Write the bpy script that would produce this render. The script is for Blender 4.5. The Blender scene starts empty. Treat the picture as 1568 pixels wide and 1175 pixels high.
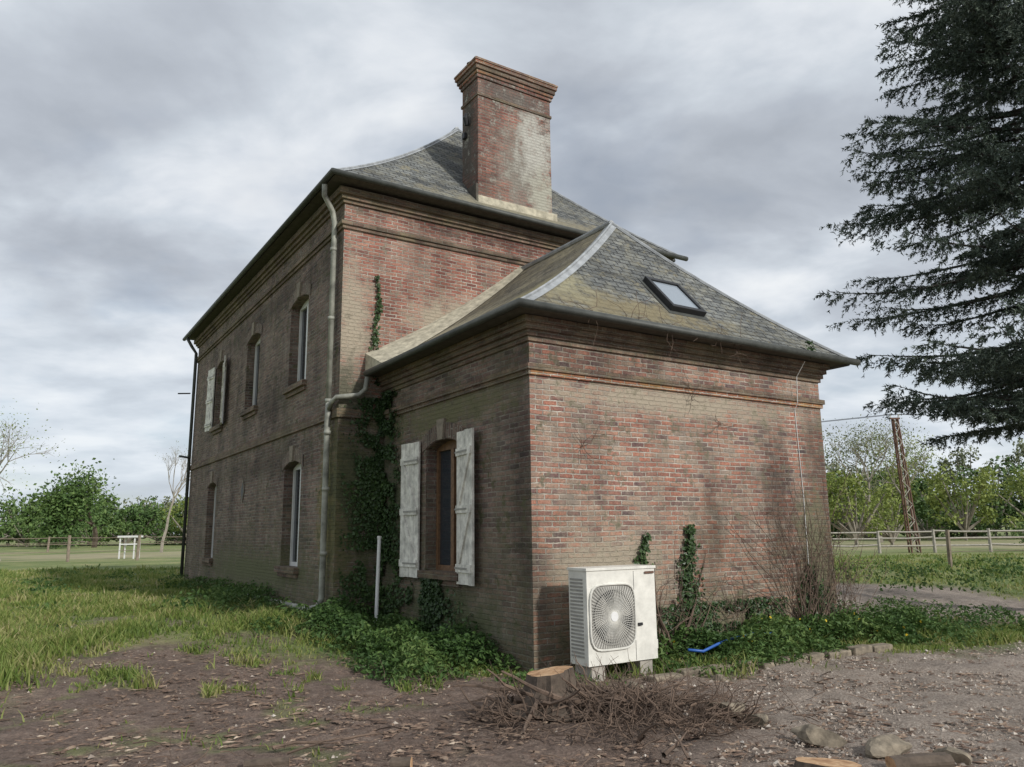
import bpy, math, random
import numpy as np
from mathutils import Matrix, Vector
random.seed(7); RNG=np.random.default_rng(11)
S=bpy.context.scene; COL=S.collection
ANG=math.radians(32.8); CA,SA=math.cos(ANG),math.sin(ANG); OX,OY=.2075,8.95
HM=Matrix.Translation((OX,OY,0))@Matrix.Rotation(ANG,4,'Z')
def l2w(P):
    P=np.asarray(P,float).reshape(-1,3); Q=P.copy()
    Q[:,0]=OX+P[:,0]*CA-P[:,1]*SA; Q[:,1]=OY+P[:,0]*SA+P[:,1]*CA; return Q
def w2l(x,y):
    dx=x-OX; dy=y-OY; return dx*CA+dy*SA, -dx*SA+dy*CA
def ss(a,b,x):
    t=np.clip((x-a)/(b-a),0,1); return t*t*(3-2*t)
def vn(x,y,s=0):
    xi=np.floor(x); yi=np.floor(y); fx=x-xi; fy=y-yi; fx=fx*fx*(3-2*fx); fy=fy*fy*(3-2*fy)
    def h(i,j):
        v=np.sin(i*127.1+j*311.7+s*74.7)*43758.5453; return v-np.floor(v)
    return (h(xi,yi)*(1-fx)+h(xi+1,yi)*fx)*(1-fy)+(h(xi,yi+1)*(1-fx)+h(xi+1,yi+1)*fx)*fy
def fbm(x,y,s=0,o=4):
    r=0;a=.5;n=0
    for k in range(o):
        r=r+a*vn(x,y,s+k*3.1); n+=a; a*=.5; x=x*2.03+5.2; y=y*2.03+1.3
    return r/n
# ---------- materials
def newmat(n):
    m=bpy.data.materials.new(n); m.use_nodes=True; nt=m.node_tree
    return m,nt,nt.nodes['Principled BSDF']
def N(nt,t,**k):
    n=nt.nodes.new(t)
    for a,b in k.items(): setattr(n,a,b)
    return n
def ramp(nt,src,stops,interp='LINEAR'):
    r=N(nt,'ShaderNodeValToRGB'); cr=r.color_ramp; cr.interpolation=interp
    while len(cr.elements)<len(stops): cr.elements.new(.5)
    for e,(p,c) in zip(cr.elements,stops):
        e.position=p; e.color=(c[0],c[1],c[2],1) if hasattr(c,'__len__') else (c,c,c,1)
    nt.links.new(src,r.inputs[0]); return r.outputs[0]
def mix(nt,f,a,b,mode='MIX'):
    m=N(nt,'ShaderNodeMix',data_type='RGBA',blend_type=mode)
    for i,v in ((0,f),(6,a),(7,b)):
        if hasattr(v,'is_linked') or hasattr(v,'links'): nt.links.new(v,m.inputs[i])
        elif i==0: m.inputs[0].default_value=v
        else: m.inputs[i].default_value=(v[0],v[1],v[2],1)
    return m.outputs[2]
def noise(nt,vec,scale,detail=5,rough=.6,dist=0):
    n=N(nt,'ShaderNodeTexNoise'); n.inputs['Scale'].default_value=scale; n.inputs['Detail'].default_value=detail
    n.inputs['Roughness'].default_value=rough; n.inputs['Distortion'].default_value=dist
    if vec is not None: nt.links.new(vec,n.inputs['Vector'])
    return n.outputs['Fac']
def mapping(nt,vec,scale=(1,1,1),loc=(0,0,0)):
    m=N(nt,'ShaderNodeMapping'); m.inputs['Scale'].default_value=scale; m.inputs['Location'].default_value=loc
    nt.links.new(vec,m.inputs['Vector']); return m.outputs[0]
def bump(nt,bs,h,st=.5,d=.01):
    b=N(nt,'ShaderNodeBump'); b.inputs['Strength'].default_value=st; b.inputs['Distance'].default_value=d
    nt.links.new(h,b.inputs['Height']); nt.links.new(b.outputs[0],bs.inputs['Normal'])
def mathn(nt,op,a,b=None,clamp=False):
    m=N(nt,'ShaderNodeMath',operation=op,use_clamp=clamp)
    for i,v in ((0,a),(1,b)):
        if v is None: continue
        if hasattr(v,'links'): nt.links.new(v,m.inputs[i])
        else: m.inputs[i].default_value=v
    return m.outputs[0]
def brickmat(name,stops,mortar=(.50,.45,.38),lichen=(.27,.25,.19),lich=(.5,.7),moss=0.0,stain=0.5,bw=.212,rh=.062,ms=.010,lowmoss=.0,spots=(),rowvar=.5,mixbig=.5,mosscol=(.14,.135,.055)):
    m,nt,bs=newmat(name); L=nt.links
    uv=N(nt,'ShaderNodeUVMap').outputs[0]; oc=N(nt,'ShaderNodeTexCoord').outputs['Object']
    dn=N(nt,'ShaderNodeTexNoise'); dn.inputs['Scale'].default_value=1.7; dn.inputs['Detail'].default_value=1; L.new(uv,dn.inputs['Vector'])
    va=N(nt,'ShaderNodeVectorMath',operation='MULTIPLY_ADD'); L.new(dn.outputs['Color'],va.inputs[0]); va.inputs[1].default_value=(.03,.03,0); L.new(uv,va.inputs[2])
    dn2=N(nt,'ShaderNodeTexNoise'); dn2.inputs['Scale'].default_value=28; dn2.inputs['Detail'].default_value=1; L.new(uv,dn2.inputs['Vector'])
    vb=N(nt,'ShaderNodeVectorMath',operation='MULTIPLY_ADD'); L.new(dn2.outputs['Color'],vb.inputs[0]); vb.inputs[1].default_value=(.024,.015,0); L.new(va.outputs[0],vb.inputs[2])
    b=N(nt,'ShaderNodeTexBrick'); L.new(vb.outputs[0],b.inputs['Vector'])
    b.inputs['Color1'].default_value=(0,0,0,1); b.inputs['Color2'].default_value=(1,1,1,1); b.inputs['Mortar'].default_value=(.5,.5,.5,1)
    b.inputs['Scale'].default_value=1; b.inputs['Brick Width'].default_value=bw; b.inputs['Row Height'].default_value=rh
    b.inputs['Mortar Size'].default_value=ms; b.inputs['Mortar Smooth'].default_value=.4; b.inputs['Bias'].default_value=0
    big=noise(nt,oc,1.1,5,.7)
    v=mathn(nt,'ADD',mathn(nt,'MULTIPLY',b.outputs['Color'],.7),mathn(nt,'MULTIPLY',ramp(nt,big,[(.3,0),(.7,1)]),mixbig)); v=mathn(nt,'SUBTRACT',v,.12,True)
    c=ramp(nt,v,stops)
    fn=noise(nt,oc,30,4,.75)
    c=mix(nt,.8,c,ramp(nt,fn,[(.3,.38),(.7,1.4)]),'MULTIPLY')
    c=mix(nt,b.outputs['Fac'],c,mix(nt,.7,mortar,ramp(nt,noise(nt,oc,4,4,.7),[(.35,.3),(.65,1.2)]),'MULTIPLY'))
    lm=noise(nt,mapping(nt,oc,(1,1,1),(3,7,1)),2.0,8,.8,.3)
    c=mix(nt,ramp(nt,lm,[(lich[0],0),(lich[1],.85)]),c,lichen)
    if rowvar: c=mix(nt,rowvar,c,ramp(nt,noise(nt,mapping(nt,oc,(.7,.7,5.5),(2,5,9)),1.6,4,.65),[(.35,.6),(.65,1.25)]),'MULTIPLY')
    st=noise(nt,mapping(nt,oc,(1.3,1.3,.3)),1.0,6,.68)
    c=mix(nt,stain,c,ramp(nt,st,[(.37,.36),(.56,1.08)]),'MULTIPLY')
    if spots:
        pn=noise(nt,mapping(nt,oc,(1,1,1),(5,5,5)),4.5,7,.78)
    for (cx,cy,cz,rx,ry,rz,col,s) in spots:
        a=N(nt,'ShaderNodeVectorMath',operation='SUBTRACT'); L.new(oc,a.inputs[0]); a.inputs[1].default_value=(cx,cy,cz)
        d=N(nt,'ShaderNodeVectorMath',operation='DIVIDE'); L.new(a.outputs[0],d.inputs[0]); d.inputs[1].default_value=(rx,ry,rz)
        l=N(nt,'ShaderNodeVectorMath',operation='LENGTH'); L.new(d.outputs[0],l.inputs[0])
        mul=min(col)>.3 and s<1.0
        f=mathn(nt,'ADD',pn,ramp(nt,l.outputs['Value'],[(.1,.36),(1.0,0)]))
        f=mathn(nt,'MULTIPLY',ramp(nt,f,[(.56,0),(.80,1)]),s)
        c=mix(nt,f,c,col,'MULTIPLY' if mul else 'MIX')
    if lowmoss>0 or moss>0:
        sx=N(nt,'ShaderNodeSeparateXYZ'); L.new(oc,sx.inputs[0])
        zf=mathn(nt,'SUBTRACT',1.0,mathn(nt,'DIVIDE',sx.outputs[2],2.2),True)
        mn=noise(nt,mapping(nt,oc,(1,1,1),(9,2,4)),1.3,5,.7)
        mm=mathn(nt,'ADD',mathn(nt,'MULTIPLY',zf,lowmoss),mathn(nt,'MULTIPLY',ramp(nt,mn,[(.48,0),(.62,1)]),moss))
        mm=mathn(nt,'MULTIPLY',mm,ramp(nt,noise(nt,oc,6,4,.7),[(.3,.2),(.65,1)]),True)
        c=mix(nt,mm,c,mosscol)
    L.new(c,bs.inputs['Base Color']); bs.inputs['Roughness'].default_value=.92
    h=mathn(nt,'ADD',mathn(nt,'MULTIPLY',b.outputs['Fac'],-1.0),mathn(nt,'MULTIPLY',fn,.8)); bump(nt,bs,h,1.0,.018)
    return m
M={}
LB=(.38,.325,.245); DK=(.36,.34,.34); DK2=(.5,.48,.46); G1=(.15,.145,.085)
M['sun']=brickmat('brick_front',[(0,(.085,.062,.064)),(.15,(.16,.095,.09)),(.32,(.29,.14,.105)),(.50,(.42,.18,.12)),(.64,(.40,.225,.16)),(.80,(.35,.26,.195)),(1,(.22,.185,.165))],lichen=(.33,.275,.215),lich=(.45,.72),lowmoss=.5,stain=.55,mosscol=(.185,.165,.10),  # redder brick, the front wall's own tone
  spots=[(4.35,0,1.9,.6,1,1.6,DK,.9),(2.9,0,1.4,.6,1,1.0,DK2,.9),(5.3,0,2.0,.5,1,2.6,DK2,.9),(1.2,0,1.0,1.6,1,.8,LB,1.0),(.05,0,.8,.4,1,1.3,DK,.8),(2.4,0,3.22,3.5,1,.3,LB,1.0),(2.6,0,.25,3.6,1,.55,G1,1.0),(5.1,0,1.2,.6,1,1.2,G1,1.0),(1.0,0,3.65,1.5,1,.3,DK2,.8)])
M['red']=brickmat('brick_gable',[(0,(.14,.065,.055)),(.2,(.26,.105,.08)),(.5,(.38,.155,.11)),(.75,(.40,.21,.15)),(1,(.33,.24,.19))],lichen=(.35,.295,.24),lich=(.48,.78),stain=.5,
  spots=[(-.6,4.3,4.9,.5,1,1.8,LB,1.0),(-.6,4.3,3.7,.7,1,.9,(.11,.105,.07),1),(1.2,4.3,5.2,1.2,1,.6,LB,1.0),(2.6,4.3,6.95,4.5,1,.3,DK,.8)])
M['weathered']=brickmat('brick_weathered',[(0,(.08,.06,.057)),(.22,(.155,.10,.088)),(.5,(.24,.15,.12)),(.75,(.28,.195,.155)),(1,(.22,.185,.16))],mortar=(.30,.27,.225),lichen=(.25,.215,.17),lich=(.46,.76),moss=.28,lowmoss=.55,stain=.6,mosscol=(.12,.125,.055),  # greyer, darker weathered brick, the walls' own tone
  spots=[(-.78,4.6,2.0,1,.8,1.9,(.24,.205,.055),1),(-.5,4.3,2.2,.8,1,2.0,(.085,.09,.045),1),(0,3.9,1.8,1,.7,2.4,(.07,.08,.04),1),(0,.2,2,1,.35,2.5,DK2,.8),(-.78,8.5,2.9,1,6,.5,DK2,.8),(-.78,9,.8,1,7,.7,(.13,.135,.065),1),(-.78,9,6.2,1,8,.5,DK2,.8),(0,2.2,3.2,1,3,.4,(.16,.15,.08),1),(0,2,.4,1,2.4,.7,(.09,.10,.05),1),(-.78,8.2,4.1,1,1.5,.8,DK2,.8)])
M['corn']=brickmat('brick_cornice',[(0,(.09,.055,.045)),(.5,(.19,.12,.09)),(1,(.26,.18,.135))],mortar=(.24,.21,.17),lichen=(.25,.21,.13),lich=(.44,.72),moss=.4,stain=.6)
M['chim']=brickmat('brick_chimney',[(0,(.12,.06,.05)),(.25,(.23,.10,.08)),(.6,(.34,.145,.105)),(1,(.31,.20,.15))],lichen=(.22,.19,.15),lich=(.50,.72),stain=.6,mortar=(.34,.29,.24),
  spots=[(1.8,4.7,9,.15,.6,2.5,(.10,.085,.07),1),(2.7,4.28,10.0,1.4,.5,.35,(.13,.11,.095),1),(2.9,4.28,8.6,1.0,.35,1.9,(.24,.22,.185),1),(3.15,4.28,9.1,.7,.35,1.2,(.46,.45,.40),1),(3.3,4.28,8.1,.55,.35,.8,(.40,.39,.32),1)])
M['cap']=brickmat('brick_cap',[(0,(.2,.08,.05)),(.5,(.36,.14,.085)),(1,(.40,.2,.12))],lichen=(.44,.29,.09),lich=(.46,.68),stain=.6,spots=[(2.7,4.3,10.4,1.2,.5,.3,(.14,.10,.08),.9)])
M['soldier']=brickmat('brick_soldier',[(0,(.09,.062,.055)),(.5,(.21,.14,.11)),(1,(.27,.20,.16))],mortar=(.30,.27,.22),lich=(.5,.8),stain=.4)
SL=[(0,(.085,.092,.092)),(.3,(.14,.15,.147)),(.7,(.20,.21,.20)),(1,(.28,.28,.26))]
M['slate']=brickmat('slate_roof',SL,mortar=(.035,.037,.037),lichen=(.30,.285,.21),lich=(.48,.74),bw=.20,rh=.11,ms=.011,stain=.5,rowvar=.4,mixbig=.35,
  spots=[(1.5,-.1,4.4,2.8,.7,.5,(.20,.17,.10),1),(.6,.3,4.8,.8,.9,.8,(.27,.25,.16),1),(3,4.2,7.5,4,.8,.5,(.22,.20,.14),1)])
M['slatem']=brickmat('slate_mossy',[(0,(.075,.068,.052)),(.5,(.15,.135,.105)),(1,(.22,.20,.155))],mortar=(.03,.03,.025),lichen=(.29,.25,.15),lich=(.40,.64),bw=.20,rh=.11,ms=.012,stain=.5,spots=[(.2,3.4,4.4,1.6,2.2,1.2,(.38,.34,.23),1),(.6,.6,4.7,1,1,1,(.26,.23,.12),1)])
def simple(name,col,rough=.7,metal=0,var=.35,scale=12,bmp=.2,spec=None):
    m,nt,bs=newmat(name); oc=N(nt,'ShaderNodeTexCoord').outputs['Object']
    n=noise(nt,oc,scale,5,.65)
    c=mix(nt,1.0,col,ramp(nt,n,[(.3,1-var),(.7,1+var*.4)]),'MULTIPLY'); nt.links.new(c,bs.inputs['Base Color'])
    bs.inputs['Roughness'].default_value=rough; bs.inputs['Metallic'].default_value=metal
    if bmp: bump(nt,bs,n,bmp,.01)
    return m
M['zinc']=simple('zinc',(.36,.38,.39),.6,.15,.4,5,.1)
M['gutter']=simple('gutter_dark',(.075,.08,.072),.6,.2,.4,6,.1)
M['pipe']=simple('downpipe_zinc',(.36,.365,.31),.6,.1,.6,4,.1)
M['mortar']=simple('lime_mortar',(.50,.46,.35),.95,0,.5,9,.6)
M['wpaint']=simple('shutter_paint',(.76,.74,.67),.75,0,.5,7,.2)
M['pvc']=simple('white_pvc',(.72,.72,.70),.4,0,.12,4,0)
M['wood']=simple('oak_frame',(.20,.11,.055),.6,0,.5,20,.2)
M['soffit']=simple('soffit_wood',(.09,.08,.065),.9,0,.4,10,.2)
M['stone']=simple('keystone',(.27,.23,.18),.95,0,.4,15,.5)
M['dark']=simple('dark_metal',(.025,.026,.028),.5,.2,.3,10,0)
M['grey']=simple('grille_grey',(.33,.32,.29),.5,0,.3,8,0)
M['hp']=simple('enamel_cream',(.74,.725,.655),.45,0,.25,5,.03)
m,nt,bs=newmat('window_glass'); bs.inputs['Base Color'].default_value=(.03,.037,.045,1); bs.inputs['Roughness'].default_value=.05; bs.inputs['Specular IOR Level'].default_value=1.0; M['glass']=m
m,nt,bs=newmat('skylight_glass'); bs.inputs['Base Color'].default_value=(.26,.30,.34,1); bs.inputs['Roughness'].default_value=.12; M['skyg']=m  # pale blue-grey base colour paints in the reflected sky
M['bark']=simple('bark',(.115,.088,.066),.95,0,.5,14,.7)
M['rbark']=simple('spruce_bark',(.05,.042,.036),.95,0,.5,14,.3)
M['twig']=simple('twig',(.16,.112,.082),.95,0,.7,5,.2)
M['palebark']=simple('pale_bark',(.30,.27,.22),.95,0,.4,6,.3)
M['fencew']=simple('fence_wood',(.26,.21,.16),.9,0,.4,6,.3)
M['concrete']=simple('concrete',(.40,.37,.32),.9,0,.35,8,.3)
M['rust']=simple('lattice_steel',(.15,.08,.055),.8,.1,.4,5,.1)
M['rock']=simple('rubble_stone',(.25,.21,.155),.95,0,.65,11,1.0)
M['hose']=simple('blue_plastic',(.03,.12,.42),.45,0,.2,8,0)
m,nt,bs=newmat('cut_wood'); oc=N(nt,'ShaderNodeTexCoord').outputs['Object']
w=N(nt,'ShaderNodeTexNoise'); w.inputs['Scale'].default_value=14; w.inputs['Detail'].default_value=7; w.inputs['Distortion'].default_value=1.2; nt.links.new(oc,w.inputs['Vector'])
c=ramp(nt,w.outputs['Fac'],[(.3,(.28,.15,.075)),(.5,(.46,.28,.15)),(.7,(.60,.42,.25))]); nt.links.new(c,bs.inputs['Base Color']); bs.inputs['Roughness'].default_value=.9; M['cut']=m
def foliage(name,stops,trans=.25,rough=.6,ns=.5):
    m,nt,bs=newmat(name); g=N(nt,'ShaderNodeNewGeometry')
    oc=N(nt,'ShaderNodeTexCoord').outputs['Object']
    f=mathn(nt,'ADD',mathn(nt,'MULTIPLY',g.outputs['Random Per Island'],.55),mathn(nt,'MULTIPLY',ramp(nt,noise(nt,oc,ns,2,.6),[(.35,0),(.65,1)]),.45))
    c=ramp(nt,f,stops); nt.links.new(c,bs.inputs['Base Color']); bs.inputs['Roughness'].default_value=rough
    bs.inputs['Specular IOR Level'].default_value=.3
    if trans>0:
        t=N(nt,'ShaderNodeBsdfTranslucent'); nt.links.new(c,t.inputs[0]); mx=N(nt,'ShaderNodeMixShader'); mx.inputs[0].default_value=trans
        nt.links.new(bs.outputs[0],mx.inputs[1]); nt.links.new(t.outputs[0],mx.inputs[2]); nt.links.new(mx.outputs[0],nt.nodes['Material Output'].inputs[0])
    return m
M['grass']=foliage('grass_blades',[(0,(.085,.14,.03)),(.35,(.16,.23,.05)),(.62,(.27,.30,.09)),(.85,(.38,.35,.16)),(1,(.48,.42,.26))],.35,ns=.9)
M['nettle']=foliage('nettle_leaves',[(0,(.035,.08,.02)),(.6,(.08,.145,.038)),(1,(.17,.24,.07))],.25,ns=1.5)
M['ivy']=foliage('ivy_leaves',[(0,(.022,.045,.016)),(.7,(.05,.09,.03)),(1,(.10,.16,.05))],.1,.4)
M['spruce']=foliage('spruce_needles',[(0,(.03,.045,.035)),(.5,(.062,.088,.066)),(1,(.135,.17,.12))],0,ns=1.2)
M['leafa']=foliage('tree_leaves_dark',[(0,(.035,.075,.02)),(.5,(.08,.14,.036)),(1,(.16,.225,.07))],0,ns=.25)
M['leafb']=foliage('tree_leaves_fresh',[(0,(.13,.17,.04)),(.6,(.22,.275,.065)),(1,(.31,.34,.11))],.2)
M['leafc']=foliage('tree_leaves_grey',[(0,(.13,.15,.08)),(.6,(.20,.225,.12)),(1,(.27,.28,.16))],0)
M['chips']=foliage('wood_chips',[(0,(.06,.04,.03)),(.45,(.17,.115,.085)),(.8,(.30,.22,.16)),(1,(.52,.43,.33))],0,.95,6)
M['pebble']=foliage('pebbles',[(0,(.19,.155,.125)),(.5,(.32,.27,.225)),(.85,(.46,.41,.35)),(1,(.68,.64,.58))],0,.95,6)
M['yellow']=foliage('dandelion',[(0,(.6,.42,.02)),(1,(.7,.5,.03))],0)
# ---------- mesh helpers
def npmesh(name,V,F,mat,parent=None,smooth=False):
    V=np.asarray(V,np.float32).reshape(-1,3); F=np.asarray(F,np.int32); k=F.shape[1]; n=len(F)
    me=bpy.data.meshes.new(name); me.vertices.add(len(V)); me.vertices.foreach_set('co',V.ravel())
    me.loops.add(n*k); me.loops.foreach_set('vertex_index',F.ravel()); me.polygons.add(n)
    me.polygons.foreach_set('loop_start',np.arange(n,dtype=np.int32)*k)
    try: me.polygons.foreach_set('loop_total',np.full(n,k,np.int32))
    except Exception: pass
    me.polygons.foreach_set('use_smooth',np.full(n,smooth)); me.update(calc_edges=True); me.validate()
    me.materials.append(mat); o=bpy.data.objects.new(name,me); COL.objects.link(o)
    if parent: o.parent=parent
    return o
def empty(name,M_=None):
    e=bpy.data.objects.new(name,None); COL.objects.link(e)
    if M_ is not None: e.matrix_world=M_
    return e
def norm(v): return v/np.maximum(np.linalg.norm(v,axis=-1,keepdims=True),1e-9)
def segs(A,B,ra,rb,k=4):
    A=np.asarray(A,float).reshape(-1,3);B=np.asarray(B,float).reshape(-1,3);n=len(A)
    ra=np.broadcast_to(ra,(n,));rb=np.broadcast_to(rb,(n,))
    d=norm(B-A); ref=np.where(np.abs(d[:,2:3])>.9,[[1.,0,0]],[[0,0,1.]]); u=norm(np.cross(d,ref)); v=np.cross(d,u)
    V=np.zeros((n,2*k,3))
    for i in range(k):
        a=2*math.pi*i/k; o=u*math.cos(a)+v*math.sin(a); V[:,i]=A+o*ra[:,None]; V[:,k+i]=B+o*rb[:,None]
    f=np.array([[i,(i+1)%k,k+(i+1)%k,k+i] for i in range(k)]); F=(f[None]+np.arange(n)[:,None,None]*2*k).reshape(-1,4)
    return V.reshape(-1,3),F
def cat(parts):
    Vs=[];Fs=[];o=0
    for V,F in parts: Vs.append(V);Fs.append(F+o);o+=len(V)
    return np.concatenate(Vs),np.concatenate(Fs)
def leaves(P,size,Nn=None,spread=.6,asp=.6):
    P=np.asarray(P,float);n=len(P); size=np.broadcast_to(size,(n,))[:,None]
    r=RNG.normal(size=(n,3)); nn=norm(r) if Nn is None else norm(np.asarray(Nn,float)+spread*r)
    d=RNG.normal(size=(n,3)); d=norm(d-(d*nn).sum(1,keepdims=True)*nn); w=np.cross(nn,d)
    V=np.stack([P-d*size*.5,P+w*size*asp*.5+nn*size*.1,P+d*size*.5,P-w*size*asp*.5+nn*size*.1],1)
    return V.reshape(-1,3),np.arange(4*n).reshape(-1,4)
def needles(A,B,per,ln,wd):
    n=len(A); t=RNG.random((n,per,1)); d=norm(B-A)[:,None]; P=A[:,None]+(B-A)[:,None]*t
    r=norm(RNG.normal(size=(n,per,3))); r=norm(r-(r*d).sum(2,keepdims=True)*d); q=norm(r+d*.9); w=norm(np.cross(q,RNG.normal(size=(n,per,3))))*wd
    L=ln*RNG.uniform(.6,1.2,(n,per,1)); V=np.stack([P-w,P+w,P+q*L],2).reshape(-1,3)
    return V,np.arange(len(V)).reshape(-1,3)
class B:
    def __init__(s): s.v=[];s.f=[];s.m=[];s.mats=[]
    def mi(s,k):
        if k not in s.mats: s.mats.append(k)
        return s.mats.index(k)
    def poly(s,pts,k):
        o=len(s.v); s.v+= [tuple(p) for p in pts]; s.f.append(tuple(range(o,o+len(pts)))); s.m.append(s.mi(k))
    def box(s,x0,x1,y0,y1,z0,z1,k,T=None):
        c=[(x0,y0,z0),(x1,y0,z0),(x1,y1,z0),(x0,y1,z0),(x0,y0,z1),(x1,y0,z1),(x1,y1,z1),(x0,y1,z1)]
        if T is not None: c=[tuple(T@Vector(p)) for p in c]
        o=len(s.v); s.v+=c
        for f in ((0,3,2,1),(4,5,6,7),(0,1,5,4),(1,2,6,5),(2,3,7,6),(3,0,4,7)): s.f.append(tuple(o+i for i in f)); s.m.append(s.mi(k))
    def tube(s,pts,r,k,n=8,T=None,cap=True):
        P=[Vector(p) for p in pts]
        if T is not None: P=[T@p for p in P]
        rs=r if hasattr(r,'__len__') else [r]*len(P); o=len(s.v); pu=None
        for i,p in enumerate(P):
            t=(P[min(i+1,len(P)-1)]-P[max(i-1,0)]).normalized()
            u=pu if pu is not None else t.orthogonal().normalized()
            u=(u-t*u.dot(t)).normalized(); pu=u; w=t.cross(u)
            for j in range(n):
                a=2*math.pi*j/n; s.v.append(tuple(p+(u*math.cos(a)+w*math.sin(a))*rs[i]))
        for i in range(len(P)-1):
            for j in range(n): s.f.append((o+i*n+j,o+i*n+(j+1)%n,o+(i+1)*n+(j+1)%n,o+(i+1)*n+j)); s.m.append(s.mi(k))
        if cap:
            s.f.append(tuple(o+j for j in range(n))[::-1]); s.m.append(s.mi(k)); s.f.append(tuple(o+(len(P)-1)*n+j for j in range(n))); s.m.append(s.mi(k))
    def build(s,name,parent=None,bevel=0,smooth=False):
        me=bpy.data.meshes.new(name); me.from_pydata(s.v,[],s.f)
        for k in s.mats: me.materials.append(M[k])
        me.polygons.foreach_set('material_index',s.m)
        uv=me.uv_layers.new(name='UVMap')
        for p in me.polygons:
            n=p.normal; h=Vector((-n.y,n.x,0))
            h=h.normalized() if h.length>1e-3 else Vector((1,0,0)); vd=n.cross(h)
            if vd.z<0: vd=-vd; 
            sw=s.mats[p.material_index]=='soldier'
            for li in p.loop_indices:
                c=me.vertices[me.loops[li].vertex_index].co; q=(c.dot(h),c.dot(vd)); uv.data[li].uv=(q[1],q[0]) if sw else q
            p.use_smooth=smooth
        o=bpy.data.objects.new(name,me); COL.objects.link(o)
        if parent: o.parent=parent
        if bevel:
            b=o.modifiers.new('bev','BEVEL'); b.width=bevel; b.segments=2; b.limit_method='ANGLE'
        return o
# ---------- ground
def gz(x,y):
    lx,ly=w2l(x,y); z=.27*ss(.8,5,ly)
    d=np.sqrt((x-.45)**2+(y-7.2)**2); near=np.exp(-((x)**2+(y-8)**2)/900)
    z=z+.07*np.exp(-(d/.7)**2)+.06*(fbm(x*.5,y*.5,3)-.5)*near
    return z-.03*near
def zones(x,y):
    n=fbm(x*.55,y*.55,1)-.5; n2=fbm(x*2.3,y*2.3,2)-.5
    bound=np.where(x<0,8.85+.38*np.minimum(-x,4.5),8.45+.34*x)
    e=bound-y+2.0*n+1.8*n2
    dirt=ss(-.7,.8,e)*ss(-6.8,-4.3,x+2.5*n+2.0*n2)
    patch=ss(.13,.27,n2+n*.4)*ss(0,3,-x+.5)*.6; dirt=dirt*(1-patch)
    bare=ss(.10,.22,fbm(x*1.1,y*1.1,61)-.5)*ss(19,12,y)*ss(0,-1.5,x)*.6; dirt=np.maximum(dirt,bare)
    dw=ss(5.2,6.2,x+n)*ss(10.5,9.2,x+2*n-(y-14)*.25)*ss(13.0,14.0,y+n)*ss(19.5,18.3,y+n)
    path=ss(6.8,7.8,x+n)*ss(12.7,13.2,y+1.2*n-.05*x+.6)*ss(14.6,14.0,y+1.2*n-.05*x+.6)
    tan=ss(40,46,y+8*n)*ss(75,62,y+10*n)*.75*ss(.42,.3,np.abs(fbm(x*.05,y*.09,9)-.5)*2)*(.5+.5*ss(.4,.6,fbm(x*.3,y*.5,17)))
    grav=np.clip(ss(1.0,3.2,x+2.5*n)*dirt+dw,0,1)
    dirt=np.clip(np.maximum(np.maximum(dirt,dw),path*.85),0,1)
    return dirt,grav,tan
def axis(a,b,st,lo,hi,g=1.12):
    c=list(np.arange(a,b,st)); s=st;x=c[-1]
    while x<hi: s*=g; x+=s; c.append(x)
    s=st;x=c[0];l=[]
    while x>lo: s*=g; x-=s; l.append(x)
    return np.array(l[::-1]+c)
gx=axis(-9,11,.07,-1500,1500,1.08); gy=axis(4,15,.06,-300,2000,1.06)
X,Y=np.meshgrid(gx,gy); D,G,T=zones(X,Y); Z=gz(X,Y)
Z=Z+D*(.05*(fbm(X*7,Y*7,5,3)-.5)+.08*(fbm(X*2.2,Y*2.2,6,3)-.5))
nx,ny=len(gx),len(gy); idx=np.arange(nx*ny).reshape(ny,nx)
F=np.stack([idx[:-1,:-1],idx[:-1,1:],idx[1:,1:],idx[1:,:-1]],-1).reshape(-1,4)
m,nt,bs=newmat('ground_soil_grass'); oc=N(nt,'ShaderNodeTexCoord').outputs['Object']
def at(n):
    a=N(nt,'ShaderNodeAttribute'); a.attribute_name=n; return a.outputs['Fac']
n1=noise(nt,oc,.35,5,.65); n2=noise(nt,oc,9,6,.75); n3=noise(nt,oc,45,5,.75)
cg=ramp(nt,n1,[(.35,(.12,.175,.045)),(.5,(.20,.245,.075)),(.66,(.31,.31,.13))])
cg=mix(nt,.8,cg,ramp(nt,n2,[(.3,.45),(.7,1.25)]),'MULTIPLY')
cd=ramp(nt,n2,[(.3,(.11,.075,.057)),(.5,(.20,.142,.11)),(.68,(.29,.22,.175))]); cd=mix(nt,.8,cd,ramp(nt,n3,[(.35,.45),(.65,1.4)]),'MULTIPLY')
cd=mix(nt,.7,cd,ramp(nt,noise(nt,oc,1.2,5,.7),[(.35,.6),(.65,1.2)]),'MULTIPLY')
cr=ramp(nt,n3,[(.3,(.17,.135,.11)),(.5,(.34,.28,.23)),(.64,(.52,.455,.385)),(.78,(.68,.64,.58))]); cr=mix(nt,.7,cr,ramp(nt,noise(nt,oc,2,5,.75),[(.35,.5),(.65,1.15)]),'MULTIPLY')
cd=mix(nt,at('grav'),cd,cr)
c=mix(nt,at('dirt'),cg,cd); c=mix(nt,at('tan'),c,mix(nt,.5,(.40,.34,.22),ramp(nt,n1,[(.3,.7),(.7,1.1)]),'MULTIPLY'))
nt.links.new(c,bs.inputs['Base Color']); bs.inputs['Roughness'].default_value=.95
bump(nt,bs,mathn(nt,'ADD',n2,mathn(nt,'MULTIPLY',n3,.6)),1.0,.045)
go=npmesh('ground',np.stack([X,Y,Z],-1).reshape(-1,3),F,m,smooth=True)
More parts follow.
